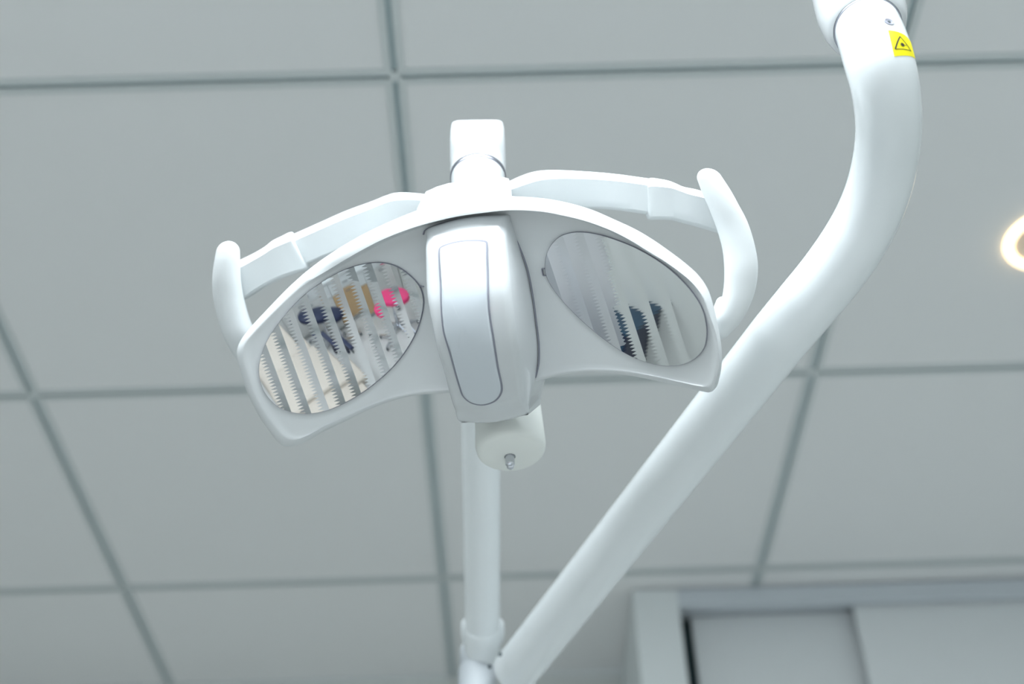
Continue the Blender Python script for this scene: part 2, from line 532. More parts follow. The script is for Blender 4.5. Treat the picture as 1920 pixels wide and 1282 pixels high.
# --- shell (outer pixel, inner pixel) pairs, clockwise from the top centre
PAIR = [(905, 367, 905, 399), (960, 368, 960, 394), (1016, 372, 1018, 397), (1060, 380, 1060, 405), (1105, 393, 1103, 416), (1147, 411, 1150, 434),
        (1190, 431, 1186, 453), (1222, 450, 1218, 473), (1255, 473, 1248, 491), (1284, 495, 1276, 511), (1310, 519, 1300, 532), (1328, 546, 1317, 556),
        (1340, 585, 1330, 590), (1348, 622, 1338, 624), (1353, 655, 1344, 655), (1353, 685, 1345, 682), (1349, 708, 1341, 702),
        (1343, 726, 1335, 715), (1334, 733, 1328, 721), (1318, 731, 1314, 721),
        (1278, 722, 1276, 714), (1222, 709, 1220, 702), (1166, 699, 1165, 694), (1110, 696, 1110, 692), (1054, 701, 1054, 697), (1009, 712, 1009, 707),
        (955, 722, 955, 716), (895, 730, 895, 724), (833, 735, 833, 730), (790, 738, 789, 733), (743, 748, 741, 742), (700, 764, 697, 755), (655, 786, 650, 775),
        (609, 808, 604, 796), (575, 827, 573, 812), (552, 835, 556, 818), (537, 836, 546, 817), (524, 827, 533, 811), (506, 803, 514, 792), (488, 776, 496, 768), (470, 741, 479, 737),
        (456, 700, 465, 698), (449, 672, 458, 672), (448, 654, 458, 656), (454, 637, 467, 640), (470, 615, 484, 622), (504, 578, 520, 587),
        (548, 533, 568, 545), (590, 497, 612, 508), (640, 463, 662, 478), (697, 431, 715, 450), (755, 405, 768, 429), (800, 388, 812, 416), (852, 374, 856, 406)]
LIP = 0.013
o3 = [inv(a, b, lambda u, v: nbase(u) - LIP) for a, b, _, _ in PAIR]
i3 = []
for k_, (a, b, c, d) in enumerate(PAIR):
    top_ = 1.0 if (k_ <= 11 or k_ >= 49) else (.5 if (k_ == 12 or k_ == 48) else 0.0)   # the rim stands proud only along the top
    if not top_:
        c, d = a + (c - a) * .6, b + (d - b) * .6
    i3.append(inv(c, d, lambda u, v: nbase(u) + top_ * (.003 + .010 * max(0, min(1, (.13 - abs(u)) / .08)))))
OUT = cr(o3, 5, True)
INN = cr(i3, 5, True)
bm = bmesh.new()
CEN = Vector((0.0, -0.005))
rings = []


def scaled(ring, s, dn, follow=True, off=0.0):
    r = []
    for p in ring:
        u = CEN.x + (p.x - CEN.x) * s
        v = CEN.y + (p.y - CEN.y) * s
        r.append(hw(u, v, nbase(u) * (1 if follow else 1) + dn))
    return r


for s, dn in ((.02, -.05), (.4, -.05), (.72, -.045), (.88, -.037), (.96, -.028), (.992, -.020)):
    rings.append(scaled(OUT, s, dn))
rings.append([hw(p.x, p.y, p.z) for p in OUT])
for q in (15, 30, 45, 60, 75):
    c, s = math.cos(math.radians(q)), math.sin(math.radians(q))
    rings.append([hw(b.x + (a.x - b.x) * c, b.y + (a.y - b.y) * c, a.z + (b.z - a.z) * s) for a, b in zip(OUT, INN)])
rings.append([hw(p.x, p.y, p.z) for p in INN])
rings.append([hw(CEN.x + (p.x - CEN.x) * .991, CEN.y + (p.y - CEN.y) * .991, nbase(p.x) + (p.z - nbase(p.x)) * .5 - .0002) for p in INN])
for s in (.98, .96, .9, .8, .7, .6, .5, .4, .3, .2, .1, .02):
    rings.append(scaled(INN, s, -.0008 if s < .97 else -.0003))
loft(bm, rings, True, True)
shell = obj('head_shell', bm, M_SHELL, lamp, angle=60)

# --- reflectors
LMIR = [(487, 693), (492, 664), (507, 630), (533, 594), (567, 557), (606, 528), (649, 505), (686, 494.5), (717, 492.6), (746, 500.5), (770, 517.5), (787, 537),
        (794, 560), (791, 589), (780, 623), (758, 661), (729, 695), (685.5, 731), (649, 753), (615, 768), (584, 774), (552.5, 772.5), (523.5, 761.7), (502, 741), (491, 719)]
RMIR = [(1023, 503), (1025, 481), (1033, 461.5), (1050, 444), (1072, 436.5), (1094, 435.5), (1127, 441), (1164, 453), (1196.5, 467), (1236, 490), (1269, 516),
        (1299, 549), (1317, 579), (1324.5, 610), (1325, 630), (1320, 651.5), (1306, 669), (1284, 681), (1258, 685), (1223, 681), (1186, 668), (1148.5, 646), (1109, 615.5),
        (1072, 581), (1044, 549), (1028, 523)]


def clip(poly, conv):
    """Sutherland-Hodgman against a counter-clockwise convex polygon (2-D)"""
    out = poly
    n = len(conv)
    for i in range(n):
        a, b = conv[i], conv[(i + 1) % n]
        ex, ey = b[0] - a[0], b[1] - a[1]
        inp, out = out, []
        if not inp:
            return []
        for j in range(len(inp)):
            p, q = inp[j], inp[(j + 1) % len(inp)]
            sp = ex * (p[1] - a[1]) - ey * (p[0] - a[0])
            sq = ex * (q[1] - a[1]) - ey * (q[0] - a[0])
            if sp >= 0:
                out.append(p)
            if (sp >= 0) != (sq >= 0):
                t = sp / (sp - sq)
                out.append((p[0] + (q[0] - p[0]) * t, p[1] + (q[1] - p[1]) * t))
    return out


def hull(pts):
    pts = sorted(set((round(p[0], 7), round(p[1], 7)) for p in pts))

    def half(ps):
        h = []
        for p in ps:
            while len(h) > 1 and (h[-1][0] - h[-2][0]) * (p[1] - h[-2][1]) - (h[-1][1] - h[-2][1]) * (p[0] - h[-2][0]) <= 0:
                h.pop()
            h.append(p)
        return h[:-1]
    return half(pts) + half(pts[::-1])


def reflector(name, pix, strip_w, lean, tooth, amp, slopes, satin_to, parent, tab, ridge=0.0):
    ring = cr([inv(x, y, lambda u, v: nbase(u)) for x, y in pix], 5, True)
    cx = sum(p.x for p in ring) / len(ring)
    cy = sum(p.y for p in ring) / len(ring)
    conv = hull([(p.x, p.y) for p in ring])
    sl, cl = math.sin(lean), math.cos(lean)

    def to_local(u, v):
        a, b = u - cx, v - cy
        return a * cl + b * sl, -a * sl + b * cl

    def to_uv(x, y):
        return cx + x * cl - y * sl, cy + x * sl + y * cl
    verts, faces, norms, mi = [], [], [], []
    ymax = 0.085
    K = 9
    bounds = []
    for k in range(-K, K + 1):
        bounds.append((k * strip_w, 0.0))
        bounds.append((k * strip_w + strip_w * .56, amp))
    rows = int(2 * ymax / (tooth / 2))
    for b in range(len(bounds) - 1):
        (xa, aa), (xb, ab) = bounds[b], bounds[b + 1]
        kind = b % 2
        kk = b // 2
        idx = {}
        su, sv, cu, cv = slopes(kind, (xa + xb) / 2, kk)
        xm = (xa + xb) / 2

        def height(x, y):
            return 0.0011 + cu * (x - xm) ** 2 * .5 + su * (x - xm) + cv * y * y * .5 + sv * y

        def emit(poly):
            poly = clip([to_uv(*p) for p in poly], conv)
            if len(poly) < 3:
                return
            ids = []
            for (u, v) in poly:
                key = (round(u, 6), round(v, 6))
                if key not in idx:
                    idx[key] = len(verts)
                    x, y = to_local(u, v)
                    h = height(x, y) * 0 + .0012 + 0.15 * (cu * (x - xm) ** 2 * .5)
                    # gradient in (x,y) -> (u,v), plus the dish of the wing itself
                    gx, gy = cu * (x - xm) + su, cv * y + sv
                    gy += ridge * (1 if round(y / (tooth / 2)) % 2 else -1)      # fine ridges across the strips
                    gu = gx * cl - gy * sl
                    gv = gx * sl + gy * cl
                    gu += 2 * KC * cx
                    verts.append(hw(u, v, nbase(u) + h))
                    norms.append((NA - UA * gu - VA * gv).normalized())
                i = idx[key]
                if not ids or (ids[-1] != i and ids[0] != i):
                    ids.append(i)
            if len(ids) > 2:
                faces.append(ids)
                uc = sum(p[0] for p in poly) / len(poly)
                mi.append(1 if (satin_to is not None and to_local(uc, cy)[0] < satin_to) else 0)
        for r in range(rows):
            y0, y1 = -ymax + r * tooth / 2, -ymax + (r + 1) * tooth / 2
            t0, t1 = (r % 2), ((r + 1) % 2)
            l0, l1, r0, r1 = xa + aa * (t0 - .5), xa + aa * (t1 - .5), xb + ab * (t0 - .5), xb + ab * (t1 - .5)
            C = 2
            for c in range(C):
                f0, f1 = c / C, (c + 1) / C
                emit([(l0 + (r0 - l0) * f0, y0), (l0 + (r0 - l0) * f1, y0), (l1 + (r1 - l1) * f1, y1), (l1 + (r1 - l1) * f0, y1)])
    me = bpy.data.meshes.new(name)
    me.from_pydata([tuple(v) for v in verts], [], faces)
    me.update()
    o = link(name, me, [M_MIRROR, M_SATIN], parent, smooth=True, angle=None)
    for p, m_ in zip(me.polygons, mi):
        p.material_index = m_
        p.use_smooth = True
    # orient the faces toward the front
    if me.polygons and sum(p.normal.dot(NA) for p in me.polygons) < 0:
        me.flip_normals()
    me.normals_split_custom_set_from_vertices([tuple(n) for n in norms])
    # dark strip for the gap's shade round the mirror, with its small locating tab
    bm = bmesh.new()
    w = 0.0005
    r_in, r_out, r_top = [], [], []
    L = len(ring)
    for i, p in enumerate(ring):
        t = ring[(i + 1) % L] - ring[i - 1]
        nn = Vector((t.y, -t.x, 0)).normalized()
        if nn.x * (p.x - cx) + nn.y * (p.y - cy) < 0:
            nn = -nn
        r_in.append(hw(p.x - nn.x * w * .4, p.y - nn.y * w * .4, nbase(p.x) + .0006))
        r_top.append(hw(p.x + nn.x * w * .3, p.y + nn.y * w * .3, nbase(p.x) + .0013))
        r_out.append(hw(p.x + nn.x * w, p.y + nn.y * w, nbase(p.x) - .0004))
    loft(bm, [r_in, r_top, r_out, r_in], False, False)
    tp = [inv(x, y, lambda u, v: nbase(u)) for x, y in tab]
    for a, b in zip(tp, tp[1:]):
        d = (b - a).normalized()
        e = Vector((-d.y, d.x, 0)) * .00035
        q = [a - e, b - e, b + e, a + e]
        loft(bm, [[hw(p.x, p.y, nbase(p.x) - .0005) for p in q], [hw(p.x, p.y, nbase(p.x) + .0009) for p in q]])
    obj('reflector_gap_shade', bm, M_GAP, parent)
    return o


random.seed(4)
jl = [random.uniform(-1, 1) for _ in range(64)]


def slopes_left(kind, x, k):
    if kind == 0:
        return (-.04 + 3.2 * x + .012 * jl[k], -.17 + .015 * jl[k + 20], 5.0, -2.6)
    if k % 3 == 0:
        return (.13 + .02 * jl[k], -.10 + .03 * jl[k + 30], 3.0, -1.6)
    return (.05 + .02 * jl[k], -.74 + .03 * jl[k + 30], 3.0, -1.0)


def slopes_right(kind, x, k):
    if kind == 0:
        return (-.055 + 2.2 * x + .012 * jl[k + 3], -.17 + .02 * jl[k + 11], 4.0, -2.4)
    return (.10 + .02 * jl[k + 7], -.12 + .02 * jl[k + 9], 4.0, -2.0)


ml = reflector('reflector', LMIR, .0128, math.radians(8), .0025, .0045, slopes_left, None, shell, [(786, 535), (792, 537), (795, 537)])
ml['label'] = 'left mirrored reflector of stepped facets'
mr = reflector('reflector', RMIR, .0155, math.radians(9), .0024, .0040, slopes_right, -.008, shell, [(1026, 503), (1016, 503.5), (1018.5, 516.5), (1028, 516)], .004)
mr['label'] = 'right mirrored reflector, left part rougher to imitate glare'

# --- centre housing
def interp(tab, x):
    tab = sorted(tab)
    if x <= tab[0][0]:
        return tab[0][1]
    for (a, b), (c, d) in zip(tab, tab[1:]):
        if x <= c:
            t = (x - a) / (c - a)
            return b + (d - b) * t
    return tab[-1][1]


def smooth_tab(tab):
    pts = cr([(a, b, 0) for a, b in tab], 8)
    return [(p.x, p.y) for p in pts]


# protrusion of the front face against v (metres)
vt = [inv(x, y, lambda u, v: 0.0).y for x, y in [(985, 768), (1000, 727), (1009, 655), (1004, 603), (993, 534), (981, 490), (960, 440), (945, 414)]]
NF = smooth_tab([(vt[0] - .02, -.004), (vt[0], .004), (vt[1], .020), (vt[2], .038), (vt[3], .047), (vt[4], .044), (vt[5], .035), (vt[6], .022), (vt[7], .011), (vt[7] + .03, -.005)])
nf = lambda u, v: interp(NF, v)
FL = [inv(x, y, nf) for x, y in [(794, 438), (793, 483), (794, 534), (800, 586), (808, 627), (822, 682), (839, 744), (852, 779)]]
FR = [inv(x, y, nf) for x, y in [(948, 416), (951, 483), (955, 534), (962, 593), (971, 655), (981, 723), (986, 768)]]
BR = [inv(x, y, lambda u, v: 0.001) for x, y in [(947, 412), (966, 449), (986, 500), (997, 552), (1004, 603), (1009, 648), (1008, 682), (1000, 727), (987, 768)]]
fl = smooth_tab([(p.y, p.x) for p in FL][::-1])
fr = smooth_tab([(p.y, p.x) for p in FR][::-1])
br = smooth_tab([(p.y, p.x) for p in BR][::-1])
VT = inv(870, 422, nf).y
VB = inv(915, 780, nf).y
print('housing v', VB, VT)
bm = bmesh.new()
rings = []
NR = 56
for j in range(NR + 1):
    s = j / NR
    v = VB + (VT - VB) * s
    ul, ur, ub = interp(fl, v), interp(fr, v), interp(br, v)
    ub = max(ub, ur + .0005)
    ulb = ul + .004
    nfv = nf(0, v)
    rad = min(.007, max(.002, nfv * .6))
    pr = [(ulb, -.03), (ulb, 0.0)]
    wdt = ur - ul

    def arcc(cx_, cn, a0, a1, r, n=6):
        return [(cx_ + r * math.cos(math.radians(a0 + (a1 - a0) * q / n)), cn + r * math.sin(math.radians(a0 + (a1 - a0) * q / n))) for q in range(n + 1)]
    pr += arcc(ul + rad, nfv - rad, 180, 90, rad)
    for q in (.25, .4, .5, .6, .75):
        pr.append((ul + rad + (wdt - 2 * rad) * q, nfv + .0022 * (1 - (2 * q - 1) ** 2)))
    pr += arcc(ur - rad, nfv - rad, 90, 15, rad)
    # right flank bulging out to the base line
    pr.append(((ur + ub * 2) / 3 + .0006, (nfv - rad) * .45))
    pr.append((ub, 0.0008))
    pr.append((ub, -.03))
    ring = []
    for (u, n) in pr:
        q = (u - ul) / max(ub - ul, 1e-6)
        bul = .0030 * (1 - (2 * q - 1) ** 2)
        vv = v + bul * (s ** 6) - bul * ((1 - s) ** 6)
        ring.append((u, vv, n + (nf(0, vv) - nf(0, v)) * min(1, max(0, n / max(nfv, 1e-4)))))
    rings.append(ring)


def shrink(ring, dv, k, dn):
    uc = sum(p[0] for p in ring) / len(ring)
    return [(uc + (p[0] - uc) * k, p[1] + dv, (p[2] - dn) if p[2] > 0.0015 else p[2]) for p in ring]


full = [shrink(rings[0], -.0030, .955, .006), shrink(rings[0], -.0022, .98, .0025)] + rings + [shrink(rings[-1], .0012, .985, .0018), shrink(rings[-1], .0018, .95, .004)]
loft(bm, [[hw(*p) for p in r] for r in full], True, True)
housing = obj('center_housing', bm, M_GLOSS, lamp, angle=55)

# raised dark strip painting the gap shade between the housing and the shell
bm = bmesh.new()
gap = cr([inv(x, y, lambda u, v: nbase(u) + .0006) for x, y in [(793, 440), (796, 432), (812, 424), (829, 418), (863, 410.5), (908, 406.5), (938, 409), (949, 415), (957, 432), (967, 449), (987, 500), (998, 552), (1005, 603), (1010, 648), (1009.5, 682), (1004, 708)]], 6)
for a, b in zip(gap, gap[1:]):
    pass
gr = []
for i, p in enumerate(gap):
    t = (gap[min(i + 1, len(gap) - 1)] - gap[max(i - 1, 0)]).normalized()
    e = Vector((-t.y, t.x, 0)) * .0004
    gr.append([hw(*(p - e)) - NA * .002, hw(*(p - e)), hw(*(p + e)), hw(*(p + e)) - NA * .002])
loft(bm, gr, True, True)
obj('housing_gap_shade', bm, M_GAP, housing)

# inset panel and a dark band painting its groove's shade on the front
def nfs(u, v):
    ul, ur = interp(fl, v), interp(fr, v)
    q = (u - ul) / (ur - ul)
    return nf(0, v) + .0022 * (1 - (2 * q - 1) ** 2)


SLOT = [(824, 468), (826, 464), (843, 457), (863, 452.5), (885, 451), (905, 452), (911, 454), (912.5, 460), (913, 483), (914.5, 540), (917, 586), (925, 637), (933, 689), (940, 722), (940, 733), (935, 744), (925, 753),
        (904, 759), (884, 755), (869, 743), (862, 725), (855, 702), (842, 655), (832, 620), (827, 552), (824.5, 500)]
sp = [inv(x, y, nfs) for x, y in SLOT]
sr = cr(sp, 6, True)
pc = Vector((sum(p.x for p in sr) / len(sr), sum(p.y for p in sr) / len(sr), 0))


def inset(ring, w, dn):
    out = []
    L = len(ring)
    for i, p in enumerate(ring):
        t = ring[(i + 1) % L] - ring[i - 1]
        nn = Vector((t.y, -t.x, 0)).normalized()
        if nn.x * (p.x - pc.x) + nn.y * (p.y - pc.y) < 0:
            nn = -nn
        u, v = p.x + nn.x * w, p.y + nn.y * w
        out.append(hw(u, v, nfs(u, v) + dn))
    return out


bm = bmesh.new()
loft(bm, [inset(sr, .0007, -.002), inset(sr, .0007, .0003), inset(sr, -.0003, .0003), inset(sr, -.0003, -.002)], False, False)
obj('panel_groove_shade', bm, M_GAP, housing)
bm = bmesh.new()
rings = [inset(sr, -.0004, -.001), inset(sr, -.0004, .0003), inset(sr, -.0012, .0010)]
for s in (.9, .75, .6, .45, .3, .15, .02):
    r = []
    for p in sr:
        # shrink toward the long axis, keeping the face on the housing surface
        u = pc.x + (p.x - pc.x) * s
        v = p.y if False else pc.y + (p.y - pc.y) * s
        # axis leans a little
        r.append(hw(u, v, nfs(u, v) + .0011))
    rings.append(r)
loft(bm, rings, False, True)
obj('inset_panel', bm, M_PANEL, housing, angle=60)

# --- hub behind the top of the shell
bm = bmesh.new()
hubp = [(784, 392, 1.000, 44), (800, 361, 1.000, 42), (820, 352, 1.000, 46), (842, 345.5, 1.0, 52), (875, 341, 1.0, 58), (915, 337, 1.0, 60), (945, 334.5, .998, 60), (954, 337, .996, 58), (957, 350, .994, 54), (960, 362, .992, 46)]
prof = []
VERT = Vector((0, 0, 1))
rings = []
for (x, y, d, th) in hubp:
    top = P(x, y, d)
    dn_ = P(x, 415, d - .030)
    h = (top - dn_)
    b = FWD * .032
    f = -FWD * .016
    rr = .010
    hd = h.normalized()
    # rounded upper edge front to back, lower edge hidden behind the shell
    ring = [dn_ + b, dn_ + f]
    for q in range(7):
        a = math.radians(180 - 90 * q / 6)
        ring.append(top + f - hd * (rr * (1 - math.sin(a))) + FWD * (rr * (1 + math.cos(a))))
    for q in range(5):
        a = math.radians(90 - 90 * q / 4)
        ring.append(top + b + hd * (-rr + rr * math.sin(a)) + FWD * (rr * math.cos(a)) - FWD * rr)
    rings.append(ring)
loft(bm, rings, True, True)
hub = obj('head_hub', bm, M_SHELL, lamp, angle=50)

# --- handles: bar, sleeve and grip
def strap(bm, top, bot, dep, th, tilt=.25, lip=.35):
    """bar through matching upper/lower edge pixels; th = thickness away from the viewer"""
    rings = []
    n = max(6, len(top) * 5)
    T = cr([(x, y, d) for (x, y), d in zip(top, dep)], 6)
    B = cr([(x, y, d) for (x, y), d in zip(bot, dep)], 6)
    for a, b in zip(T, B):
        A, Bq = P(a.x, a.y, a.z), P(b.x, b.y, b.z)
        Hv = A - Bq
        hd = Hv.normalized()
        h = Hv.length
        bk = (FWD - hd * FWD.dot(hd)).normalized()
        bk = (bk + hd * 0.0).normalized()
        ring = []
        rt = min(th * .5, h * .22)      # top edge: wide soft chamfer facing up to the viewer
        sl_ = h * .30                    # the front face leans back towards its lower edge
        ring += [Bq + bk * (th * .95 + sl_), Bq + bk * (th * .12 + sl_), Bq + hd * (h * .025) + bk * (sl_ * .96)]
        for q in (.2, .4, .6, .72):
            ring.append(Bq + hd * (h * q) + bk * (sl_ * (1 - q / .72)))
        # soft shoulder then top face sloping back
        ring.append(Bq + hd * (h * .77) + bk * (th * .06))
        ring.append(Bq + hd * (h * .82) + bk * (th * .18))
        ring.append(Bq + hd * (h * .90) + bk * (th * .42))
        ring.append(Bq + hd * (h * .97) + bk * (th * .70))
        ring.append(A + bk * (th * .88))
        ring.append(A - hd * (h * .02) + bk * (th * 1.0))
        ring.append(Bq + hd * (h * .5) + bk * (th * 1.0 + sl_ * .4))
        ring.append(Bq + hd * (h * .05) + bk * (th * 1.0 + sl_))
        rings.append(ring)
    loft(bm, rings, True, True)


def crescent(bm, left, right, dep, flat=.85, seg=28, tip0=True, tip1=True):
    """grip lofted between its left and right outline pixels, elliptical in section, with domed ends"""
    Lp = cr([(x, y, d) for (x, y), d in zip(left, dep)], 5)
    Rp = cr([(x, y, d) for (x, y), d in zip(right, dep)], 5)
    secs = []
    for a, b in zip(Lp, Rp):
        A, B = P(a.x, a.y, a.z), P(b.x, b.y, b.z)
        c = (A + B) / 2
        w = (B - A) / 2
        secs.append((c, w))
    n = len(secs)
    t0 = (secs[0][0] - secs[1][0]).normalized()
    t1 = (secs[-1][0] - secs[-2][0]).normalized()
    allr = []
    if tip0:
        c, w = secs[0]
        for q in (88, 75, 60, 45, 30, 15):
            allr.append((c + t0 * w.length * math.sin(math.radians(q)), w * math.cos(math.radians(q))))
    allr += secs
    if tip1:
        c, w = secs[-1]
        for q in (15, 30, 45, 60, 75, 88):
            allr.append((c + t1 * w.length * math.sin(math.radians(q)), w * math.cos(math.radians(q))))
    rings = []
    for c, w in allr:
        bk = (FWD - w.normalized() * FWD.dot(w.normalized())).normalized() * (w.length * flat)
        rings.append([c + w * math.cos(2 * math.pi * k / seg) + bk * math.sin(2 * math.pi * k / seg) for k in range(seg)])
    loft(bm, rings, True, True)


# left handle
bm = bmesh.new()
strap(bm, [(830, 366), (796, 360), (741, 357), (719, 363), (697, 372), (644, 391.5), (591, 415), (535, 440)],
      [(830, 420), (785, 415), (735, 424), (712, 432), (693, 440), (640, 463), (603, 478), (552, 500)],
      [1.005, 1.005, 1.005, 1.005, 1.005, 1.007, 1.008, 1.010], .017)
hl = obj('handle', bm, M_HANDLE, lamp, angle=50)
hl['label'] = 'left handle bar'
bm = bmesh.new()
strap(bm, [(541, 431), (536, 431.5), (520, 439), (502, 448), (488, 459), (470, 470), (450, 480), (425, 492)],
      [(570, 492), (569.5, 501), (551, 507), (532, 513), (510, 522), (487, 534), (456, 554), (436, 566)],
      [1.005, 1.003, 1.003, 1.003, 1.004, 1.005, 1.006, 1.008], .021)
obj('handle_sleeve', bm, M_HANDLE, hl, angle=50)
bm = bmesh.new()
crescent(bm, [(405, 474), (402, 490), (398.5, 521), (400, 556), (408, 596), (420, 633), (436, 663), (456, 690)],
         [(449.5, 474), (450, 490), (452, 530), (458, 562), (468, 597), (482, 628), (496, 652), (506, 672)],
         [1.000, 1.000, 1.002, 1.006, 1.010, 1.014, 1.020, 1.026])
obj('handle_grip', bm, M_HANDLE, hl)
# right handle
bm = bmesh.new()
strap(bm, [(925, 345), (950, 337), (975, 326), (1000, 317.5), (1030, 314), (1110, 317), (1165, 322), (1230, 331)],
      [(925, 420), (962, 408), (1003, 400), (1035, 393), (1062, 389), (1121, 385.5), (1166, 388.5), (1232, 398)],
      [.995, .992, .988, .984, .980, .968, .958, .950], .017)
hr = obj('handle', bm, M_HANDLE, lamp, angle=50)
hr['label'] = 'right handle bar'
bm = bmesh.new()
strap(bm, [(1214, 333), (1225, 327.5), (1240, 329), (1260, 333), (1273, 338), (1287, 344), (1310, 349), (1335, 356)],
      [(1218, 397), (1222, 404), (1243, 405), (1268, 406), (1283, 410), (1299, 414), (1344, 426.5), (1365, 433)],
      [.949, .947, .945, .943, .941, .939, .936, .934], .021)
obj('handle_sleeve', bm, M_HANDLE, hr, angle=50)
bm = bmesh.new()
crescent(bm, [(1309, 341), (1318, 365), (1332, 397), (1345, 432), (1355, 470), (1358, 512), (1356, 545), (1350, 572), (1341, 597), (1340, 615)],
         [(1353, 331), (1370, 357), (1386, 386), (1401, 415), (1415, 459), (1421, 500), (1416, 544), (1404, 577), (1387, 607), (1368, 626)],
         [.928, .927, .926, .926, .925, .924, .924, .924, .925, .926], flat=.75)
obj('handle_grip', bm, M_HANDLE, hr)
bm = bmesh.new()
crescent(bm, [(1342, 566), (1338, 576), (1335, 600), (1332, 625)], [(1364, 566), (1364, 580), (1364, 600), (1360, 625)], [.931, .930, .930, .93], flat=1.0)
obj('handle_stub', bm, M_HANDLE, hr)

# --- pivot cylinder below the head with its metal pin
cc = P(958.5, 851, 1.0)
bm = bmesh.new()
rad = 66.5 * 1.0 / F
lathe(bm, cc, Vector((-.03, 0, 1)), [(0, .0), (0, rad * .5), (0, rad * .80), (.0007, rad * .88), (.0022, rad * .94), (.0045, rad * .975), (.008, rad), (.02, rad * .985), (.06, rad * .93), (.12, rad * .86), (.125, 0)], 72)
cyl = obj('pivot_cylinder', bm, M_CYL, lamp)
bm = bmesh.new()
pcn = P(955, 861, 1.0 - .0)
pcn = cc + (pcn - cc)
pz = on_z(956, 856, cc.z)
lathe(bm, pz + Vector((0, 0, .001)), Vector((0, 0, -1)), [(0, .0037), (.0012, .0037), (.0014, .0035), (.0080, .0035), (.0088, .0028), (.0110, .0025), (.0118, .0015), (.0119, 0)], 32)
obj('metal_pin', bm, M_METAL, cyl)
bm = bmesh.new()
lathe(bm, pz + Vector((0, 0, .0012)), Vector((0, 0, -1)), [(0, .0042), (.0014, .0042), (.0014, .0034), (0, .0034)], 32)
obj('pin_recess_shade', bm, M_DARK, cyl)  # dark ring painted for the shade inside the pin's hole

# --- neck, ring and end block over the head
nc = P(896.5, 336, 1.045)
nax = (Vector((0, 0, 1)) * 1.0 + FWD * .22).normalized()
nr = 51.0 * 1.045 / F
bm = bmesh.new()
lathe(bm, nc, -nax, [(-.002, 0), (-.002, nr), (.002, nr), (.02, nr * .965), (.045, nr * .96), (.048, 0)], 64)
neck = obj('head_neck', bm, M_GLOSS, lamp)
bm = bmesh.new()
lathe(bm, nc, -nax, [(-.0045, 0), (-.0045, nr * 1.02), (-.0040, nr * 1.035), (-.0006, nr * 1.035), (0, nr * 1.02), (0, 0)], 64)
obj('neck_ring', bm, M_RING, neck)

# end block: boss flowing into the squared end of the arm
bm = bmesh.new()


def sq(c, a, b, ra, rb, k, seg=48):
    r = []
    for q in range(seg):
        t = 2 * math.pi * q / seg
        ct_, st_ = math.cos(t), math.sin(t)
        e = 2.0 / k
        r.append(c + a * (ra * math.copysign(abs(ct_) ** e, ct_)) + b * (rb * math.copysign(abs(st_) ** e, st_)))
    return r


ra_, rb_ = frame_dir(nax, Vector((0, 1, 0)))
ea = (RIGHT - nax * RIGHT.dot(nax)).normalized()
eb = nax.cross(ea).normalized()
rings = []
for s, r, k in ((.0045, 1.0, 2.0), (.0065, 1.03, 2.0), (.012, 1.035, 2.0), (.017, 1.035, 2.02), (.0205, 1.045, 2.4), (.024, 1.045, 3.4), (.032, 1.04, 6), (.044, 1.03, 8), (.051, 1.015, 8), (.0527, .98, 8), (.053, .95, 8)):
    rings.append(sq(nc + nax * s + FWD * 0, ea, eb, nr * r, nr * r, k))
loft(bm, rings, True, True)
endb = obj('arm_end_block', bm, M_GLOSS, lamp, angle=50)

# --- spring arm running back to the elbow
A0 = P(905, 1192, 1.34)
A1 = nc + nax * .030 + FWD * .012
Am = P(899, 850, 1.225)
bm = bmesh.new()
dirn = (A1 - A0).normalized()
ra = 33.5 * 1.33 / F
pts = [A0 + (A1 - A0) * t for t in (0, .02, .2, .4, .6, .8, .97)]
tube(bm, pts, [ra] * 7, 48, ref=RIGHT)
arm = obj('spring_arm', bm, M_TUBE, lamp)
print('arm at y850', (A0 + (A1 - A0) * .55))
# collar with clamp lugs
bm = bmesh.new()
tube(bm, [A0 - dirn * .030, A0 - dirn * .028, A0 + dirn * .010, A0 + dirn * .014, A0 + dirn * .015], [ra * .9, ra * 1.02, ra * 1.05, ra * 1.02, ra * .98], 48, ref=RIGHT)
for s in (-1, 1):
    a = A0 + dirn * .005 + RIGHT * (s * ra * .93) - FWD * .003
    tube(bm, [a - dirn * .016, a - dirn * .010, a, a + dirn * .014, a + dirn * .020], [.0015, .0045, .0058, .0048, .001], 20, ref=RIGHT)
obj('arm_collar', bm, M_TUBE, arm)


def screw(name, px, py, d, r, par, M_=M_DARK, nrm=None):
    bm = bmesh.new()
    c = P(px, py, d)
    lathe(bm, c, -FWD if nrm is None else nrm, [(-.003, r), (0, r), (.0004, r * .8), (.0002, 0)], 20)
    return obj(name, bm, M_, par)


screw('screw_hole', 903, 1178, 1.34 - ra * 1.0, .0022, arm)
screw('screw_hole', 904, 1212, 1.345 - ra * 1.0, .0020, arm)

# --- lower post of the elbow
bm = bmesh.new()
c0 = P(895, 1262, 1.345)
rp = 33 * 1.345 / F
lathe(bm, c0, Vector((0, 0, -1)), [(-.030, 0), (-.030, rp * .90), (-.027, rp * .97), (-.010, rp), (-.0085, rp * .95), (-.0075, rp * .95), (-.006, rp * 1.03), (-.002, rp * 1.08), (.10, rp * 1.08), (.40, rp * 1.08), (.41, 0)], 64)
elbow = obj('elbow_joint', bm, M_JOINT, lamp)

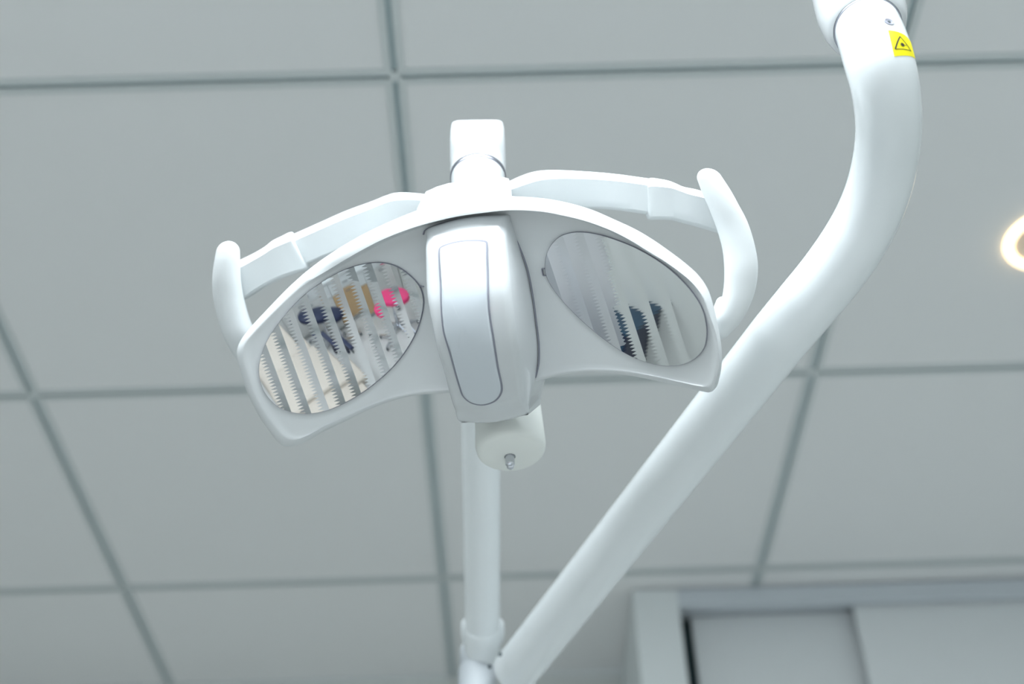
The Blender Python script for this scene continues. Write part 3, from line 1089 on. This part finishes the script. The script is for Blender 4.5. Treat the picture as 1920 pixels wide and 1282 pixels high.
# --- curved support tube
TUBE = [(1608, 0, .955, 59), (1617, 25, .934, 59.5), (1627, 53, .912, 60.5), (1637, 80, .895, 62.5), (1647, 112, .883, 63.5), (1657, 150, .880, 62.5), (1664, 195, .887, 61.5), (1666, 245, .900, 60.5), (1660, 300, .916, 60), (1646, 358, .931, 60),
        (1624, 412, .943, 60), (1593, 466, .952, 60), (1555, 519, .961, 59.5), (1510, 573, .971, 58.5), (1460, 633, .985, 57.5)]
tp, tr = [], []
for x, y, d, r in cr([(a, b, c) for a, b, c, _ in TUBE], 6) and [(p.x, p.y, p.z, 0) for p in cr([(a, b, c) for a, b, c, _ in TUBE], 6)]:
    tp.append(P(x, y, d))
rr = cr([(r, 0, 0) for _, _, _, r in TUBE], 6)
tr = [r.x * Vector((0, 0, p_d)).z / F for r, p_d in zip(rr, [p.z for p in cr([(a, b, c) for a, b, c, _ in TUBE], 6)])]
endp = P(966, 1258, 1.315)
n_tail = 14
last = tp[-1]
r_last = tr[-1]
r_end = 43.5 * 1.30 / F
for k in range(1, n_tail + 1):
    t = k / n_tail
    tp.append(last + (endp - last) * t)
    tr.append(r_last + (r_end - r_last) * t)
print('tube radii', [round(x, 4) for x in (tr[0], tr[20], r_last, r_end)])
bm = bmesh.new()
tube(bm, tp, tr, 64, ref=FWD)
stube = obj('support_tube', bm, M_TUBE, lamp)
screw('screw_hole', 938, 1227, 1.300 - r_end * .9, .0018, stube)
screw('screw_hole', 918, 1250, 1.315 - r_end * .9, .0018, stube)

# --- upper socket
ax_t = (tp[6] - tp[16]).normalized()
sk = P(1627, 54, .912)
bm = bmesh.new()
rs = tr[12]
lathe(bm, sk, ax_t, [(-.0, rs * .9), (-.0005, rs * 1.06), (.0005, rs * 1.12), (.006, rs * 1.22), (.018, rs * 1.33), (.032, rs * 1.38), (.06, rs * 1.38), (.09, rs * 1.25), (.11, rs * .9), (.115, 0)], 72)
socket = obj('tube_socket', bm, M_GLOSS, lamp)
bm = bmesh.new()
lathe(bm, sk, ax_t, [(-.0016, rs * .98), (-.0016, rs * 1.035), (-.0004, rs * 1.05), (.001, rs * 1.05), (.001, rs * .98)], 72)
obj('socket_ring', bm, M_RING, socket)

# --- warning label wrapped on the tube, and the screw above it
def surf_uv(s, ang, lift):
    """point on the tube: s metres from the socket end, ang radians from the viewer-facing line towards +RIGHT"""
    acc = 0
    for i in range(len(tp) - 1):
        L = (tp[i + 1] - tp[i]).length
        if acc + L >= s:
            t = (s - acc) / L
            c = tp[i] + (tp[i + 1] - tp[i]) * t
            r = tr[i] + (tr[i + 1] - tr[i]) * t
            Ta = (tp[i + 1] - tp[max(i - 1, 0)]).normalized()
            Tb = (tp[i + 2] - tp[i]).normalized()
            T = (Ta * (1 - t) + Tb * t).normalized()
            v = (CAM - c)
            v = (v - T * v.dot(T)).normalized()
            w = T.cross(v).normalized()
            if w.dot(RIGHT) < 0:
                w = -w
            return c + v * ((r + lift) * math.cos(ang)) + w * ((r + lift) * math.sin(ang))
        acc += L


def project(p):
    q = p - CAM
    return W / 2 + F * q.dot(RIGHT) / q.dot(FWD), H / 2 + F * q.dot(DOWN) / q.dot(FWD)


def find_sa(px, py):
    s, a = .06, .5
    for _ in range(60):
        x, y = project(surf_uv(s, a, 0))
        x1, y1 = project(surf_uv(s + .0005, a, 0))
        x2, y2 = project(surf_uv(s, a + .005, 0))
        J = Matrix((((x1 - x) / .0005, (x2 - x) / .005), ((y1 - y) / .0005, (y2 - y) / .005)))
        d = J.inverted() @ Vector((px - x, py - y))
        s = min(max(s + d.x * .6, .0002), .2)
        a = min(max(a + d.y * .6, -1.4), 1.35)
    return s, a


tl, bl = find_sa(1665, 57), find_sa(1677, 106)
print('label', tl, bl)
aL = (tl[1] + bl[1]) / 2
s0, s1 = tl[0], bl[0]
print('s0', s0, 's1', s1, tr[8])
LW = 1.50 - tl[1]        # angular width


def lab(x, y, lift):
    """label coordinates 0..1 across, 0..1 down"""
    return surf_uv(s0 + (s1 - s0) * y, tl[1] + (bl[1] - tl[1]) * y + LW * x, lift)


bm = bmesh.new()
NX = 16
g = [[lab(i / NX, j / 8, .00022) for i in range(NX + 1)] for j in range(9)]
g0 = [[lab(i / NX, j / 8, -.0002) for i in range(NX + 1)] for j in range(9)]
vv = [[bm.verts.new(p) for p in r] for r in g]
for j in range(8):
    for i in range(NX):
        bm.faces.new((vv[j][i], vv[j][i + 1], vv[j + 1][i + 1], vv[j + 1][i]))
w2 = [[bm.verts.new(p) for p in r] for r in g0]
for i in range(NX):
    bm.faces.new((vv[0][i], vv[0][i + 1], w2[0][i + 1], w2[0][i])); bm.faces.new((vv[8][i], vv[8][i + 1], w2[8][i + 1], w2[8][i]))
for j in range(8):
    bm.faces.new((vv[j][0], vv[j + 1][0], w2[j + 1][0], w2[j][0])); bm.faces.new((vv[j][NX], vv[j + 1][NX], w2[j + 1][NX], w2[j][NX]))
wl = obj('warning_label', bm, M_YEL, stube, angle=60)
wl['label'] = 'yellow warning sticker'


def stroke(bm, a, b, w):
    n = 8
    d = Vector((b[0] - a[0], b[1] - a[1]))
    e = Vector((-d.y, d.x)).normalized() * w / 2
    prev = None
    for k in range(n + 1):
        x, y = a[0] + d.x * k / n, a[1] + d.y * k / n
        p, q = bm.verts.new(lab(x + e.x, y + e.y, .00045)), bm.verts.new(lab(x - e.x, y - e.y, .00045))
        if prev:
            bm.faces.new((prev[0], p, q, prev[1]))
        prev = (p, q)


bm = bmesh.new()
TA, TB, TC = (.34, .24), (.07, .78), (.70, .78)
for a, b, w_ in ((TA, TB, .05), (TB, TC, .026), (TC, TA, .03)):
    stroke(bm, a, b, w_)
# starburst symbol
cxs, cys = .36, .60
star = []
for k in range(24):
    r = .10 if k % 2 == 0 else .055
    a = 2 * math.pi * k / 24
    star.append(bm.verts.new(lab(cxs + r * math.cos(a), cys + r * math.sin(a) * 1.0, .00045)))
ctr = bm.verts.new(lab(cxs, cys, .00045))
for k in range(24):
    bm.faces.new((star[k], star[(k + 1) % 24], ctr))
stroke(bm, (.36, .6), (.52, .6), .02)
obj('warning_symbol', bm, M_BLK, stube)
sa = find_sa(1667, 41)
pp = surf_uv(sa[0], sa[1], 0)
pn = (surf_uv(sa[0], sa[1], .01) - pp).normalized()
bm = bmesh.new()
lathe(bm, pp, pn, [(-.001, .0034), (.0004, .0034), (.0005, .0030), (.0001, .0022), (.0001, 0)], 28)
obj('tube_screw', bm, M_GAP, stube)
bm = bmesh.new()
lathe(bm, pp, pn, [(-.001, .0011), (.0005, .0011), (.0005, 0)], 6)
obj('screw_socket', bm, M_DARK, stube)
